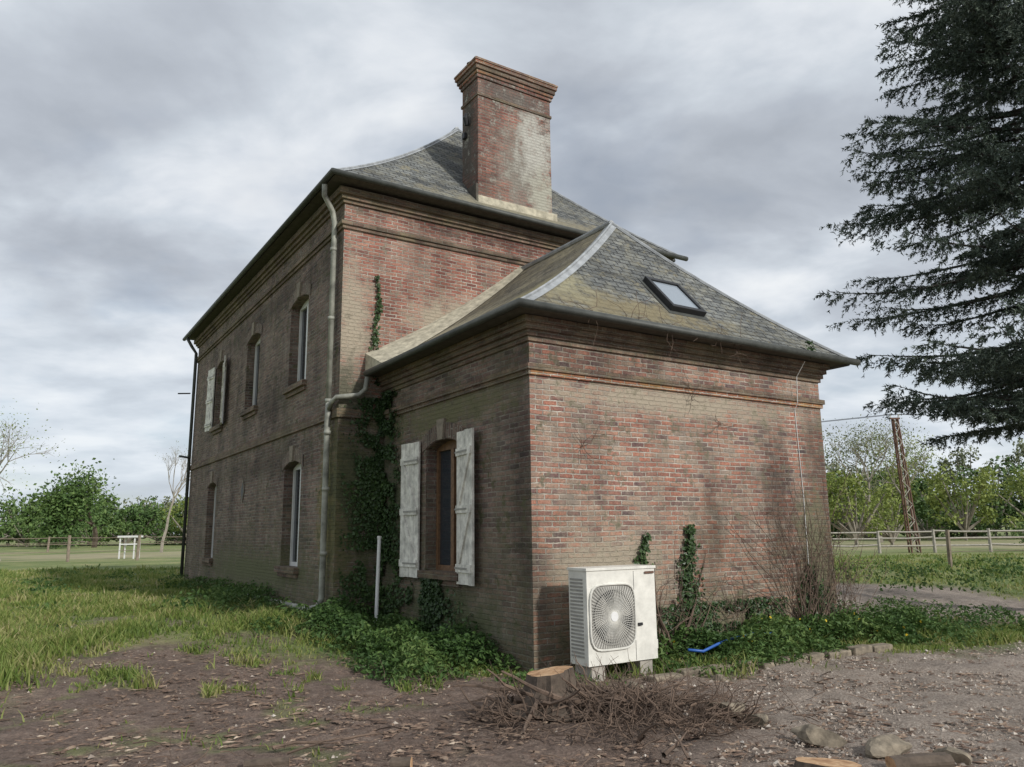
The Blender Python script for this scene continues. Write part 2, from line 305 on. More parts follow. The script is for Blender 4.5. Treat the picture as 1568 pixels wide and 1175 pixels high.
for nm,a in (('dirt',D),('grav',G),('tan',T)):
    at_=go.data.attributes.new(nm,'FLOAT','POINT'); at_.data.foreach_set('value',a.astype(np.float32).ravel())
def inhouse(x,y,p=.0):
    lx,ly=w2l(x,y); return ((lx>-p)&(lx<5.5+p)&(ly>-p)&(ly<4.3))|((lx>-.78-p)&(lx<6.25+p)&(ly>4.3-p)&(ly<16.4+p))
# ---------- house
H=empty('brick_house',HM)
MX0,MX1,MY0,MY1=-.78,6.25,4.3,16.4; AW,AL=5.5,4.3
wb=B()
def wallX(c,a0,a1,z0,z1,holes,k,dep=.2):
    ys=sorted({a0,a1,*[h[0] for h in holes],*[h[1] for h in holes]}); zs=sorted({z0,z1,*[h[2] for h in holes],*[h[3] for h in holes]})
    for i in range(len(ys)-1):
        for j in range(len(zs)-1):
            ym=(ys[i]+ys[i+1])/2; zm=(zs[j]+zs[j+1])/2
            if any(h[0]<ym<h[1] and h[2]<zm<h[3] for h in holes): continue
            wb.poly([(c,ys[i+1],zs[j]),(c,ys[i],zs[j]),(c,ys[i],zs[j+1]),(c,ys[i+1],zs[j+1])],k)
    for (y0,y1,q0,q1) in holes:
        e=c+dep+.08
        wb.poly([(c,y0,q0),(e,y0,q0),(e,y0,q1),(c,y0,q1)],k); wb.poly([(c,y1,q0),(c,y1,q1),(e,y1,q1),(e,y1,q0)],k)
        wb.poly([(c,y0,q1),(e,y0,q1),(e,y1,q1),(c,y1,q1)],k); wb.poly([(c,y0,q0),(c,y1,q0),(e,y1,q0),(e,y0,q0)],k)
        ym=(y0+y1)/2; hw=(y1-y0)/2; n=10; rise=.1
        arc=lambda a:q1-.012-rise*((a-ym)/hw)**2
        for i in range(n):
            a=y0+(y1-y0)*i/n; b=y0+(y1-y0)*(i+1)/n
            wb.poly([(c,b,arc(b)),(c,a,arc(a)),(c,a,q1),(c,b,q1)],k); wb.poly([(c,a,arc(a)),(c,b,arc(b)),(c+dep,b,arc(b)),(c+dep,a,arc(a))],k)
        x0=c-.012; n=12; ha=hw+.12; ar2=lambda a:q1-.0-rise*((a-ym)/hw)**2
        for i in range(n):
            a=ym-ha+2*ha*i/n; b=ym-ha+2*ha*(i+1)/n
            wb.poly([(x0,b,ar2(b)),(x0,a,ar2(a)),(x0,a,ar2(a)+.22),(x0,b,ar2(b)+.22)],'soldier')
            wb.poly([(x0,a,ar2(a)),(x0,b,ar2(b)),(c,b,ar2(b)),(c,a,ar2(a))],'soldier'); wb.poly([(x0,a,ar2(a)+.22),(x0,b,ar2(b)+.22),(c,b,ar2(b)+.22),(c,a,ar2(a)+.22)],'soldier')
        p=.045; z0k,z1k=q1-.02,q1+.27; w0,w1=.07,.11
        f=[(c-p,ym+w0,z0k),(c-p,ym-w0,z0k),(c-p,ym-w1,z1k),(c-p,ym+w1,z1k)]; g=[(c,q[1],q[2]) for q in f]
        wb.poly(f,'stone')
        for i in range(4): wb.poly([f[i],f[(i+1)%4],g[(i+1)%4],g[i]],'stone')
        wb.box(c-.09,c+dep-.05,y0-.08,y1+.08,q0-.09,q0+.01,'corn'); wb.box(c-.04,c-.001,y0-.04,y1+.04,q0-.17,q0-.092,'corn')
AH=[(1.7,2.72,1.0,2.84)]
MH=[(6.05,7.12,4.25,5.97),(9.35,10.45,4.25,5.97),(12.6,13.62,4.25,5.97),(6.1,7.12,.95,2.85),(12.85,13.85,.95,2.85)]
wallX(0,0,AL,-.4,4.1,AH,'weathered'); wallX(MX0,MY0,MY1,-.4,7.35,MH,'weathered')
P=lambda *a:wb.poly(*a)
P([(0,0,-.4),(AW,0,-.4),(AW,0,4.1),(0,0,4.1)],'sun'); P([(AW,0,-.4),(AW,AL,-.4),(AW,AL,4.1),(AW,0,4.1)],'sun')
P([(MX0,MY0,-.4),(0,MY0,-.4),(0,MY0,3.45),(MX0,MY0,3.45)],'weathered')
P([(0,MY0,-.4),(MX1,MY0,-.4),(MX1,MY0,3.45),(0,MY0,3.45)],'red')
P([(MX0,MY0,3.45),(MX1,MY0,3.45),(MX1,MY0,7.35),(MX0,MY0,7.35)],'red')
P([(MX1,MY0,-.4),(MX1,MY1,-.4),(MX1,MY1,7.35),(MX1,MY0,7.35)],'red'); P([(MX1,MY1,-.4),(MX0,MY1,-.4),(MX0,MY1,7.35),(MX1,MY1,7.35)],'weathered')
def ring(x0,x1,y0,y1,z0,z1,p,kl,kf,back=True):
    ye=y1+p if back else y1-.004
    wb.box(x0-p,x0,y0-p,ye,z0,z1,kl); wb.box(x0,x1+p,y0-p,y0,z0,z1,kf); wb.box(x1,x1+p,y0,ye,z0,z1,kf)
    if back: wb.box(x0,x1,y1,y1+p,z0,z1,kl)
for z0,z1,p in ((3.37,3.43,.03),(3.43,3.50,.055),(3.78,3.84,.03),(3.84,3.91,.06),(3.91,3.98,.10),(3.98,4.06,.14)): ring(0,AW,0,AL,z0,z1,p,'corn','cap' if z1<3.44 else 'corn',False)
for z0,z1,p in ((6.55,6.61,.035),(6.61,6.68,.065),(7.0,7.06,.04),(7.06,7.13,.08),(7.13,7.24,.13)): ring(MX0,MX1,MY0,MY1,z0,z1,p,'corn','corn')
wb.box(MX0-.045,MX0,MY0-.045,MY1+.045,3.36,3.50,'corn'); wb.box(MX0,-.17,MY0-.045,MY0,3.36,3.50,'corn')
for s_,k,xx in ((.17,'stone',-.015),(.12,'dark',-.02)):
    wb.poly([(MX0+xx,10.18+s_,2.47),(MX0+xx,10.18,2.47-s_*1.7),(MX0+xx,10.18-s_,2.47),(MX0+xx,10.18,2.47+s_*1.7)],k)
wb.build('brick_walls',H)
wn=B()
def win(c,h,k,mull=True,bar=(.5,)):
    y0,y1,z0,z1=h; x0,x1=c+.17,c+.23; w=.06
    wn.box(x0,x1,y0,y0+w,z0,z1,k); wn.box(x0,x1,y1-w,y1,z0,z1,k); wn.box(x0,x1,y0+w,y1-w,z0,z0+w+.02,k); wn.box(x0,x1,y0+w,y1-w,z1-w-.08,z1,k)
    ym=(y0+y1)/2
    if mull: wn.box(x0-.012,x1,ym-.045,ym+.045,z0+w+.02,z1-w-.08,k)
    wn.poly([(c+.205,y0,z0),(c+.205,y1,z0),(c+.205,y1,z1),(c+.205,y0,z1)],'glass')
win(0,AH[0],'wood',True,())
for h in MH: win(MX0,h,'pvc',True,())
wn.build('windows',H)
sh=B()
def shutter(c,y0,y1,z0,z1,flip,tilt=0):
    T=Matrix.Translation((c-.035,y0 if flip else y1,0))@Matrix.Rotation(tilt,4,'Z'); s=1 if flip else -1; w=y1-y0; n=4
    for i in range(n):
        a=w*i/n+.004; b=w*(i+1)/n-.004; 
        lo,hi=(a,b) if s>0 else (-b,-a); sh.box(-.028,0,lo,hi,z0+random.uniform(-.006,.006),z1+random.uniform(-.006,.006),'wpaint',T)
    for f in (.1,.48,.86):
        zz=z0+(z1-z0)*f; lo,hi=(.02,w-.02) if s>0 else (-w+.02,-.02); sh.box(-.052,-.0285,lo,hi,zz-.05,zz+.05,'wpaint',T)
        lo,hi=(.0,w*.75) if s>0 else (-w*.75,0); sh.box(-.058,-.0525,lo,hi,zz-.012,zz+.012,'grey',T)
    for f0,f1 in ((.1,.48),(.48,.86)):
        za=z0+(z1-z0)*f0+.05; zb=z0+(z1-z0)*f1-.05; p=[(.05,za),(.13,za),(w-.05,zb),(w-.13,zb)]
        P4=[T@Vector((-.05,s*a,b)) for a,b in p]; P5=[T@Vector((-.029,s*a,b)) for a,b in p]
        sh.poly(P4,'wpaint')
        for i in range(4): sh.poly([P4[i],P4[(i+1)%4],P5[(i+1)%4],P5[i]],'wpaint')
shutter(0,2.84,3.40,.9,2.86,True,.05); shutter(0,1.14,1.68,.88,2.86,False,-.12)
shutter(MX0,13.66,14.18,4.22,5.9,True,.1); shutter(MX0,12.04,12.56,4.22,5.9,False,-.2)
sh.build('shutters',H)
prof=lambda f:.78*f+.22*f*f
def roof(name,x0,x1,y0,y1,z0,rx,ry0,ry1,rz,back,km,kside):
    rb=B(); n=10; R=[]
    for i in range(n+1):
        f=i/n; z=z0+(rz-z0)*prof(f)
        a=x0+(rx-x0)*f;b=x1+(rx-x1)*f;c=y0+(ry0-y0)*f; d=y1+(ry1-y1)*f if back else y1
        R.append([(a,c,z),(b,c,z),(b,d,z),(a,d,z)])
    for i in range(n):
        for s in range(4):
            if s==2 and not back: continue
            q=[R[i][s],R[i][(s+1)%4],R[i+1][(s+1)%4],R[i+1][s]]
            if i==n-1 and s in (0,2): q=q[:3]
            rb.poly(q,kside if s==3 else km)
    rb.box(x0+.02,x1-.02,y0+.02,(y1-.02 if back else y1-.006),z0-.05,z0-.012,'soffit')
    rb.build(name,H)
    hb=B()
    for s,(dx,dy) in ((0,((1,0),(0,1))),(1,((-1,0),(0,1)))):
        for (ax,ay) in (dx,dy):
            for i in range(n):
                p,q=R[i][s],R[i+1][s]; w=(.14 if not back else .07) if s==0 else .06; lift=.016
                hb.poly([(p[0],p[1],p[2]+lift),(p[0]+ax*w,p[1]+ay*w,p[2]+lift),(q[0]+ax*w,q[1]+ay*w,q[2]+lift),(q[0],q[1],q[2]+lift)],'zinc')
        pts=[(R[i][s][0],R[i][s][1],R[i][s][2]+.02) for i in range(n+1)]; hb.tube(pts,.022,'zinc',6)
    a,b=R[n][0],R[n][3] if not back else R[n][2]
    hb.tube([(a[0],a[1],a[2]+.02),(b[0],b[1],b[2]+.02)],.05,'zinc',8)
    hb.build(name+'_hip_caps',H); return R
RM=roof('main_roof',-1.1,6.6,3.95,16.75,7.35,2.74,6.82,13.9,10.57,True,'slate','slate')
RA=roof('annex_roof',-.35,5.85,-.35,4.3,4.12,2.75,1.6,4.3,6.42,False,'slate','slatem')
gb=B()
def gutter(pts): gb.tube(pts,.052,'gutter',8)
e=.04
gutter([(-1.1-e,16.8,7.31),(-1.1-e,3.95-e,7.33),(6.6+e+.2,3.95-e,7.31)]); gutter([(6.6+e,4.1,7.31),(6.6+e,16.8,7.31)])
gutter([(-.35-e,4.15,4.08),(-.35-e,-.35-e,4.10),(5.85+e+.12,-.35-e,4.09)]); gutter([(5.85+e,-.3,4.09),(5.85+e,4.2,4.07)])
gb.build('gutters',H,smooth=True)
dp=B(); x=MX0-.09
dp.tube([(-1.14,4.3,7.25),(-1.12,4.35,7.08),(x-.05,4.5,6.9),(x,4.52,6.7),(x,4.52,3.62)],.045,'pipe',10)
dp.tube([(x,4.52,3.64),(x-.01,4.52,3.35),(x,4.55,3.1),(x,4.55,.55),(x-.04,4.6,.42),(x-.06,5.0,.36),(x-.06,9.6,.33)],.048,'pipe',10)
dp.tube([(-.38,4.12,4.02),(-.4,4.14,3.82),(-.5,4.16,3.72),(-.86,4.2,3.66),(x,4.4,3.6),(x,4.5,3.5)],.04,'pipe',10)
for z in (6.2,5.0,3.62,3.1,2.2,1.2): dp.tube([(x,4.53,z),(x,4.53,z+.06)],.058,'pipe',10)
dp.tube([(-1.14,16.3,7.25),(-1.0,16.28,7.0),(x,16.25,6.8),(x,16.25,.4)],.045,'gutter',8)
dp.tube([(x-.0,16.1,3.7),(x-.3,16.1,3.74)],.03,'gutter',6)
dp.build('downpipes',H,smooth=True)
fl=B(); n=10
for i in range(n):
    p,q=RA[i][3],RA[i+1][3]
    wa=.75-.55*i/n; wc=.75-.55*(i+1)/n
    A0=(p[0],4.298-wa,p[2]+.012);A1=(q[0],4.298-wc,q[2]+.012);B0=(p[0],4.296,p[2]+wa*.4+.03);B1=(q[0],4.296,q[2]+wc*.4+.03)
    fl.poly([A0,A1,B1,B0],'mortar')
    if i==0: fl.poly([A0,B0,(p[0],4.296,p[2])],'mortar')
    p,q=RA[i][2],RA[i+1][2]
    fl.poly([(p[0],4.15,p[2]+.012),(q[0],4.15,q[2]+.012),(q[0],4.296,q[2]+.12),(p[0],4.296,p[2]+.12)],'mortar')
fl.build('mortar_flashing',H)
ch=B(); x0,x1,y0,y1=1.81,3.52,4.285,4.9
ch.box(x0,x1,y0,y1,7.3,10.2,'chim')
for a,b,p,k in ((9.82,9.88,.025,'corn'),(10.2,10.27,.03,'chim'),(10.27,10.34,.055,'cap'),(10.34,10.43,.085,'corn'),(10.43,10.50,.115,'cap'),(10.50,10.54,.13,'cap'),(10.54,10.58,.09,'cap')):
    ch.box(x0-p,x1+p,y0-p,y1+p,a,b,k)
ch.box(x0-.05,x1+.06,y0-.09,y0-.003,7.45,7.72,'mortar')
ch.box(x0-.06,x0-.003,y0-.02,y1+.1,7.5,7.98,'soffit')
ch.tube([(2.0,4.75,10.58),(2.0,4.75,10.66),(2.0,4.75,10.68),(2.0,4.75,10.76)],[.10,.09,.15,.12],'dark',12)
ch.tube([(1.86,4.75,10.74),(2.0,4.75,10.84),(2.14,4.75,10.76)],[.05,.07,.04],'dark',8)
ch.tube([(x0-.05,4.62,9.32),(x0-.1,4.6,9.45),(x0-.07,4.6,9.56)],[.05,.06,.03],'dark',8); ch.box(x0-.07,x0,4.7,4.8,9.1,9.22,'dark')
ch.build('chimney',H,bevel=.008)
yy=.33; f=(yy+.35)/1.95; zc=4.12+2.3*prof(f); sl=math.atan(2.3*(.78+.44*f)/1.95)
Tm=Matrix.Translation((2.75,yy,zc))@Matrix.Rotation(sl,4,'X'); sk=B(); w,h=.33,.40
for b_ in ((-w,w,-h,-h+.07),(-w,w,h-.07,h),(-w,-w+.06,-h+.07,h-.07),(w-.06,w,-h+.07,h-.07)): sk.box(*b_,-.03,.1,'dark',Tm)
sk.box(-w+.06,w-.06,-h+.07,h-.07,-.03,.075,'skyg',Tm); sk.box(-w-.06,w+.06,-h-.07,h+.06,-.04,.018,'gutter',Tm)
sk.build('skylight',H,bevel=.006)
cb=B(); cb.tube([(4.83,-.28,4.0),(4.85,-.1,3.8),(4.84,-.085,3.4),(4.86,-.01,3.3),(4.9,-.01,2.0),(4.88,-.01,.4)],.0055,'pvc',5)
cb.tube([(-.95,.0+16.3,5.6),(-1.3,16.2,5.55)],.02,'dark',6); cb.build('wall_cables',H)
# ---------- heat pump
hp=B(); x0,x1,y0,y1,z0,z1=.22,1.2,-.70,-.38,.13,1.14
hp.box(x0,x1,y0,y1,z0,z1-.03,'hp'); hp.box(x0-.012,x1+.012,y0-.012,y1+.012,z1-.03,z1,'hp')
HP=empty('heat_pump',HM)
hp.box(x0+.06,x0+.24,y0+.03,y1,z0-.2,z0,'concrete'); hp.box(x1-.24,x1-.06,y0+.03,y1,z0-.2,z0,'concrete')
for i in range(22): 
    z=z0+.08+i*.038; hp.box(x0-.008,x0-.001,y0+.07,y1-.03,z,z+.02,'grey')
hp.box(x0+.66,x0+.664,y0-.004,y0-.0005,z0+.01,z1-.05,'dark')
hp.box(x1-.16,x1-.02,y0-.016,y0-.0125,z1-.085,z1-.06,'rust')
hp.box(x1-.05,x1+.03,y0+.02,y0+.1,z0+.1,z0+.2,'hp')
hp.box(x0+.70,x0+.76,y0-.02,y0-.0005,.50,.53,'dark')
hp.build('casing',HP,bevel=.012)
gr=B(); cx,cz,R_=x0+.345,.62,.285; yf=y0-.025
pts=[]
for i in range(48):
    a=2*math.pi*i/48; c_,s_=math.cos(a),math.sin(a); r=.315/((abs(c_)**5+abs(s_)**5)**.2); pts.append((cx+r*c_,y0-.004,cz+r*s_*1.08))
gr.poly(pts,'grey')
gr.tube([(p[0],yf+.012,p[2]) for p in pts]+[(pts[0][0],yf+.012,pts[0][2])],.012,'hp',6,cap=False)
gr.poly([(cx+.275*math.cos(a),y0-.0055,cz+.275*math.sin(a)) for a in [2*math.pi*i/40 for i in range(40)]],'dark')
for r in (.29,.265,.235,.205,.175,.145,.115,.085): gr.tube([(cx+r*math.cos(2*math.pi*i/40),yf,cz+r*math.sin(2*math.pi*i/40)) for i in range(41)],.003,'grey',4,cap=False)
for i in range(64):
    a=2*math.pi*i/64; c_,s_=math.cos(a+.22),math.sin(a+.22); r=.30/((abs(c_)**5+abs(s_)**5)**.2)
    gr.tube([(cx+.05*math.cos(a),yf-.005,cz+.05*math.sin(a)),(cx+.19*math.cos(a+.1),yf-.002,cz+.19*math.sin(a+.1)),(cx+r*c_,yf+.006,cz+r*s_*1.06)],.003,'hp',4,cap=False)
for i in range(3):
    a0=i*2.094
    for j in range(6):
        a=a0+j*.25; b=a+.26
        gr.poly([(cx+.05*math.cos(a),y0-.008-.001*j,cz+.05*math.sin(a)),(cx+.265*math.cos(a),y0-.008-.001*j,cz+.265*math.sin(a)),(cx+.265*math.cos(b),y0-.009-.001*j,cz+.265*math.sin(b)),(cx+.05*math.cos(b),y0-.009-.001*j,cz+.05*math.sin(b))],'grey')
gr.tube([(cx,y0-.01,cz),(cx,yf-.012,cz)],[.06,.05],'pvc',20)
gr.build('fan_grille',HP)
pp=B(); pp.tube([(x1,-.5,.3),(x1+.12,-.48,.3),(x1+.2,-.3,.35),(x1+.2,-.02,.4)],.03,'dark',8); pp.build('refrigerant_pipes',HP,smooth=True)
# ---------- vegetation on the ground
def grassfield(n,fx,hmin,hmax,scale=1.0,cond=None):
    x,y=fx(n); D,G_,T_=zones(x,y); k=(RNG.random(n)>D*1.03)&~inhouse(x,y,.02)
    k&=RNG.random(n)>T_*.9
    k&=RNG.random(n)<.25+.95*ss(.36,.55,fbm(x*1.7,y*1.7,77))
    x=x[k];y=y[k];n=len(x); z=gz(x,y); d=np.sqrt(x*x+y*y); cl=fbm(x*1.1,y*1.1,21); cl2=vn(x*3.1,y*3.1,44)
    h=(hmin+(hmax-hmin)*RNG.random(n))*(.15+2.2*np.clip(cl-.22,0,1)*(.5+cl2)); w=(.0035+.00055*d)*scale
    a=RNG.random(n)*6.283; ln=norm(np.stack([np.cos(a),np.sin(a)],1))*(h*RNG.uniform(.2,1.1,n))[:,None]
    b=RNG.random(n)*6.283; s=np.stack([np.cos(b)*w,np.sin(b)*w,0*w],1); Pz=np.stack([x,y,z-.01],1)
    mid=Pz+np.stack([ln[:,0]*.35,ln[:,1]*.35,h*.6],1); top=Pz+np.stack([ln[:,0],ln[:,1],h],1)
    V=np.stack([Pz-s,Pz+s,mid+s*.7,mid-s*.7,top],1).reshape(-1,3); o=np.arange(n)[:,None]*5
    return V,np.concatenate([o+np.array([[0,1,2]]),o+np.array([[0,2,3]]),o+np.array([[3,2,4]])],0)
def fl1(n):
    y=8.0+22*RNG.random(n)**1.7; x=-.66*y-1+(.66*y+1.5)*RNG.random(n); return x,y
def fl2(n):
    y=11+24*RNG.random(n)**1.5; x=4.0+(.75*y-1.5)*RNG.random(n); return x,y
def fl3(n):
    y=4.5+6*RNG.random(n); x=-6.0+7*RNG.random(n); return x,y
def fl4(n):
    lx=-.2+8.5*RNG.random(n); ly=-1.9+1.9*RNG.random(n); P_=l2w(np.stack([lx,ly,0*lx],1)); return P_[:,0],P_[:,1]
gp=[grassfield(135000,fl1,.05,.17),grassfield(50000,fl2,.05,.15),grassfield(20000,fl3,.03,.08),grassfield(14000,fl4,.04,.14)]
V,F_=cat(gp); npmesh('grass',V,F_,M['grass'])
def band(n,x0,x1,y0,y1,h):
    lx=RNG.uniform(x0,x1,n); ly=RNG.uniform(y0,y1,n); P_=l2w(np.stack([lx,ly,0*lx],1)); c=fbm(P_[:,0]*1.9,P_[:,1]*1.9,31); ed=np.minimum(1,.3+1.3*np.minimum.reduce([ly-y0,lx-x0,0*lx+1])) 
    k=RNG.random(n)<(ss(.36,.56,c)+.12)*ed; P_=P_[k]; c=c[k]; hh=h*(.1+1.4*np.clip(c-.2,0,1))*RNG.random(len(P_))**.6*ed[k]*1.3
    P_[:,2]=gz(P_[:,0],P_[:,1])+hh; return P_[~inhouse(P_[:,0],P_[:,1],.03)]
Pn=np.concatenate([band(17000,-1.6,-.03,.2,4.3,.38),band(8000,-2.1,-.8,3.6,9,.36),band(3500,-1.6,-.8,9,16,.32),band(20000,1.25,6.6,-1.3,-.03,.36),band(6500,5.3,9.2,-1.9,1.5,.26),band(1500,-.6,1.4,-1.0,-.1,.12)])
V,F_=leaves(Pn,RNG.uniform(.03,.095,len(Pn)),np.tile([[0,0,1.]],(len(Pn),1)),.7,.5); npmesh('nettle_patch',V,F_,M['nettle'])
Pd=band(60,1.5,6.5,-1.2,-.1,.3); Pd[:,2]+=.06; V,F_=leaves(Pd,.04,None,.6,1.0); npmesh('dandelion_flowers',V,F_,M['yellow'])
def ivy(name,parts):
    Vs=[]
    for (n,fn,Nn) in parts:
        P_=l2w(fn(n)); nw=np.array([[Nn[0]*CA-Nn[1]*SA,Nn[0]*SA+Nn[1]*CA,.25]]); Vs.append(leaves(P_,RNG.uniform(.03,.07,len(P_)),np.tile(nw,(len(P_),1)),.45,.8))
    V,F_=cat(Vs); npmesh(name,V,F_,M['ivy'])
U=lambda a,b,n:RNG.uniform(a,b,n)
def blob(c,plane,n,s0,s1,z0,z1,cent,wid,amp=.07,base=.03,thr=.25):
    z=U(z0,z1,n); t=(z-z0)/(z1-z0); s=cent+(wid*(1-t)+base)*RNG.normal(size=n)*.6+amp*np.sin(z*5); k=(vn(s*5,z*5,3)>thr)&(s>s0)&(s<s1); s=s[k]; z=z[k]; o=-U(.01,.08,len(z))
    return np.stack([c+o,s,z],1) if plane=='x' else np.stack([s,c+o,z],1)
ivy('ivy_climber',[(330,lambda n:blob(4.3,'y',n,-.35,.1,3.9,5.8,-.17,.05,.03,.03,.1),(0,-1)),(7500,lambda n:blob(4.3,'y',n,-.72,0,.1,3.7,-.1,.35,.06,.26,.36),(0,-1)),(9500,lambda n:blob(0,'x',n,3.4,4.28,.1,3.8,4.15,.5,.06,.28,.36),(-1,0)),
 (4000,lambda n:blob(0,'x',n,1.2,3.6,.0,.95,2.6,1.0,.05,.3,.38),(-1,0)),(900,lambda n:blob(0,'y',n,2.1,3.0,.1,1.6,2.45,.16,.05,.08),(0,-1)),(200,lambda n:blob(0,'y',n,1.4,1.9,1.0,1.5,1.65,.1),(0,-1)),(1500,lambda n:blob(0,'y',n,3.8,5.5,.1,1.0,4.9,.5),(0,-1)),(2200,lambda n:blob(0,'y',n,1.3,5.4,.05,.6,3.0,1.6,.1,1.2),(0,-1)),(60,lambda n:blob(-.3,'y',n,4.5,5.2,4.05,4.3,4.85,.1),(0,-1))])
def wander(p,d,L,n,jit,flat=True):
    pts=[np.array(p,float)]; d=np.array(d,float)
    for i in range(n):
        d=d+RNG.normal(size=3)*jit; 
        if flat: d[1]*=.3
        d/=np.linalg.norm(d); q=pts[-1]+d*L/n
        if flat: q[1]=min(q[1],-.02)
        pts.append(q)
    return pts
A=[];Bb=[];ra=[];rb_=[]
def addline(pts,r0,r1):
    n=len(pts)-1
    for i in range(n):
        A.append(pts[i]);Bb.append(pts[i+1]);ra.append(r0+(r1-r0)*i/n);rb_.append(r0+(r1-r0)*(i+1)/n)
for cx_,cnt,L,r in ((1.75,7,1.35,.03),(4.6,40,2.5,.011),(3.2,8,1.0,.008),(5.2,26,1.8,.009),(2.4,5,1.2,.012)):
    for i in range(cnt):
        p=wander((cx_+RNG.normal()*.2,-.07-.1*RNG.random(),.0),(RNG.normal()*.35,0,1),L*RNG.uniform(.5,1.1),9,.22); addline(p,r*RNG.uniform(.35,1),.003)
        for j in range(3):
            q=p[RNG.integers(3,9)]; addline(wander(q,(RNG.normal(),-.2,.6),.5*RNG.random()+.15,5,.3),.004,.0015)
for q in ((3.2,-.02,3.0,),(.75,-.02,2.55),(2.6,-.08,3.3),(3.3,-.3,3.95),(2.0,-.36,4.15),(.6,-.36,4.15),(1.3,-.38,4.15),(2.9,-.36,4.15)):
    for i in range(6): addline(wander(q,(RNG.normal(),0,RNG.normal()*.8),.6*RNG.random()+.15,6,.45),.004,.002)
V,F_=segs(l2w(np.array(A)),l2w(np.array(Bb)),np.array(ra),np.array(rb_),4); npmesh('bare_climbing_vine',V,F_,M['twig'])
b=B(); b.tube([(-.30,3.75,.1),(-.25,3.8,1.45)],.028,'pvc',10); b.tube([(-.25,3.8,1.45),(-.249,3.801,1.49)],.034,'pvc',10); o=b.build('white_plastic_pole'); o.matrix_world=HM
b=B(); b.tube([(1.75,-.62,.16),(1.95,-.66,.13),(2.2,-.66,.19),(2.5,-.6,.22),(2.9,-.62,.25),(3.3,-.58,.22),(3.6,-.6,.12)],.017,'hose',8); o=b.build('blue_hose',smooth=True); o.matrix_world=HM
def rock(name,cx,cy,sx,sy,sz,rot=0,mat='rock',seed=0,sub=3,zoff=0):
    import bmesh
    bm=bmesh.new(); bmesh.ops.create_icosphere(bm,subdivisions=sub,radius=1)
    r=np.random.default_rng(seed); ns=norm(r.normal(size=(9,3))); ds=r.uniform(.4,.8,9)
    for v in bm.verts:
        c=np.array(v.co)
        for n_,d_ in zip(ns,ds):
            t=c@n_
            if t>d_: c=c-n_*(t-d_)
        c=c*(1+.05*(math.sin(c[0]*9+seed)+math.cos(c[1]*8))); v.co=(c[0]*sx,c[1]*sy,c[2]*sz)
    me=bpy.data.meshes.new(name); bm.to_mesh(me); bm.free(); me.materials.append(M[mat]); o=bpy.data.objects.new(name,me); COL.objects.link(o)
    o.location=(cx,cy,float(gz(np.array(cx),np.array(cy)))+sz*.3+zoff); o.rotation_euler=(r.uniform(-.15,.15),r.uniform(-.15,.15),rot); return o
kb=B()
lx=.75
while lx<4.6:
    w=random.uniform(.28,.5); y=-.98-.07*lx+random.uniform(-.03,.03); T=Matrix.Translation((lx+w/2,y,.02))@Matrix.Rotation(random.uniform(-.08,.08),4,'Z')
    kb.box(-w/2+.01,w/2-.01,-.08,.08,-.1,.03+random.uniform(-.03,.03),'rock',T); lx+=w
o=kb.build('stone_kerb',bevel=.02); o.matrix_world=HM
for i,(x,y,a,b_,c_) in enumerate([(1.8,6.95,.22,.14,.11),(1.98,6.7,.14,.1,.08),(2.25,6.05,.22,.14,.10),(2.62,5.8,.25,.13,.10),(2.95,5.62,.14,.1,.07),(1.45,7.3,.09,.07,.05),(1.2,8.15,.13,.09,.07),(2.15,8.5,.1,.08,.05)]): rock('rubble_stone',x,y,a,b_,c_,i*1.3,seed=i+3)
def log(name,p,d,L,r,seed=0,matc='cut'):
    b=B(); d=Vector(d).normalized(); p=Vector(p); rr=random.Random(seed); N_=24; u=d.orthogonal().normalized(); w=d.cross(u)
    am=[rr.uniform(-1,1) for _ in range(6)]
    rad=lambda a,t:r*(1+.09*math.sin(2*a+am[0]*3)+.06*math.sin(3*a+am[1]*3)+.04*math.sin(7*a+am[2]*3+t*2)+.05*math.sin(5*t+am[3]))
    K=7
    ring_=[[p+d*L*(i/K)+(u*math.cos(2*math.pi*j/N_)+w*math.sin(2*math.pi*j/N_))*rad(2*math.pi*j/N_,i/K) for j in range(N_)] for i in range(K+1)]
    for i in range(K):
        for j in range(N_): b.poly([ring_[i][j],ring_[i][(j+1)%N_],ring_[i+1][(j+1)%N_],ring_[i+1][j]],'bark')
    b.poly(ring_[0],matc); b.poly(ring_[-1],matc)
    return b.build(name)
log('cut_log',(1.98,5.24,-.05),(.05,.1,1),.13,.19,1); log('fallen_log',(2.42,5.35,.03),(1,.1,.02),.4,.06,2); log('cut_log',(-1.85,5.6,.0),(1,.25,0),.30,.04,4); log('cut_log',(-.85,5.6,.0),(1,-.1,.05),.14,.04,5)
# stump
st=B(); cxs,cys=.30,7.12; nn=32; prof_=[(0,.42),(.07,.29),(.17,.215),(.31,.19)]; z0=.02
fr=lambda a,hh:1+.14*math.sin(5*a+1)*(1-hh*2.0)+.05*math.sin(11*a)+.08*math.sin(3*a)
for j,(h,r) in enumerate(prof_[:-1]):
    h2,r2=prof_[j+1]
    for i in range(nn):
        a=2*math.pi*i/nn;b_=2*math.pi*(i+1)/nn; 
        st.poly([(cxs+r*fr(a,h)*math.cos(a),cys+r*fr(a,h)*math.sin(a),z0+h),(cxs+r*fr(b_,h)*math.cos(b_),cys+r*fr(b_,h)*math.sin(b_),z0+h),(cxs+r2*fr(b_,h2)*math.cos(b_),cys+r2*fr(b_,h2)*math.sin(b_),z0+h2+.03*math.cos(b_)*(j==2)),(cxs+r2*fr(a,h2)*math.cos(a),cys+r2*fr(a,h2)*math.sin(a),z0+h2+.03*math.cos(a)*(j==2))],'bark')
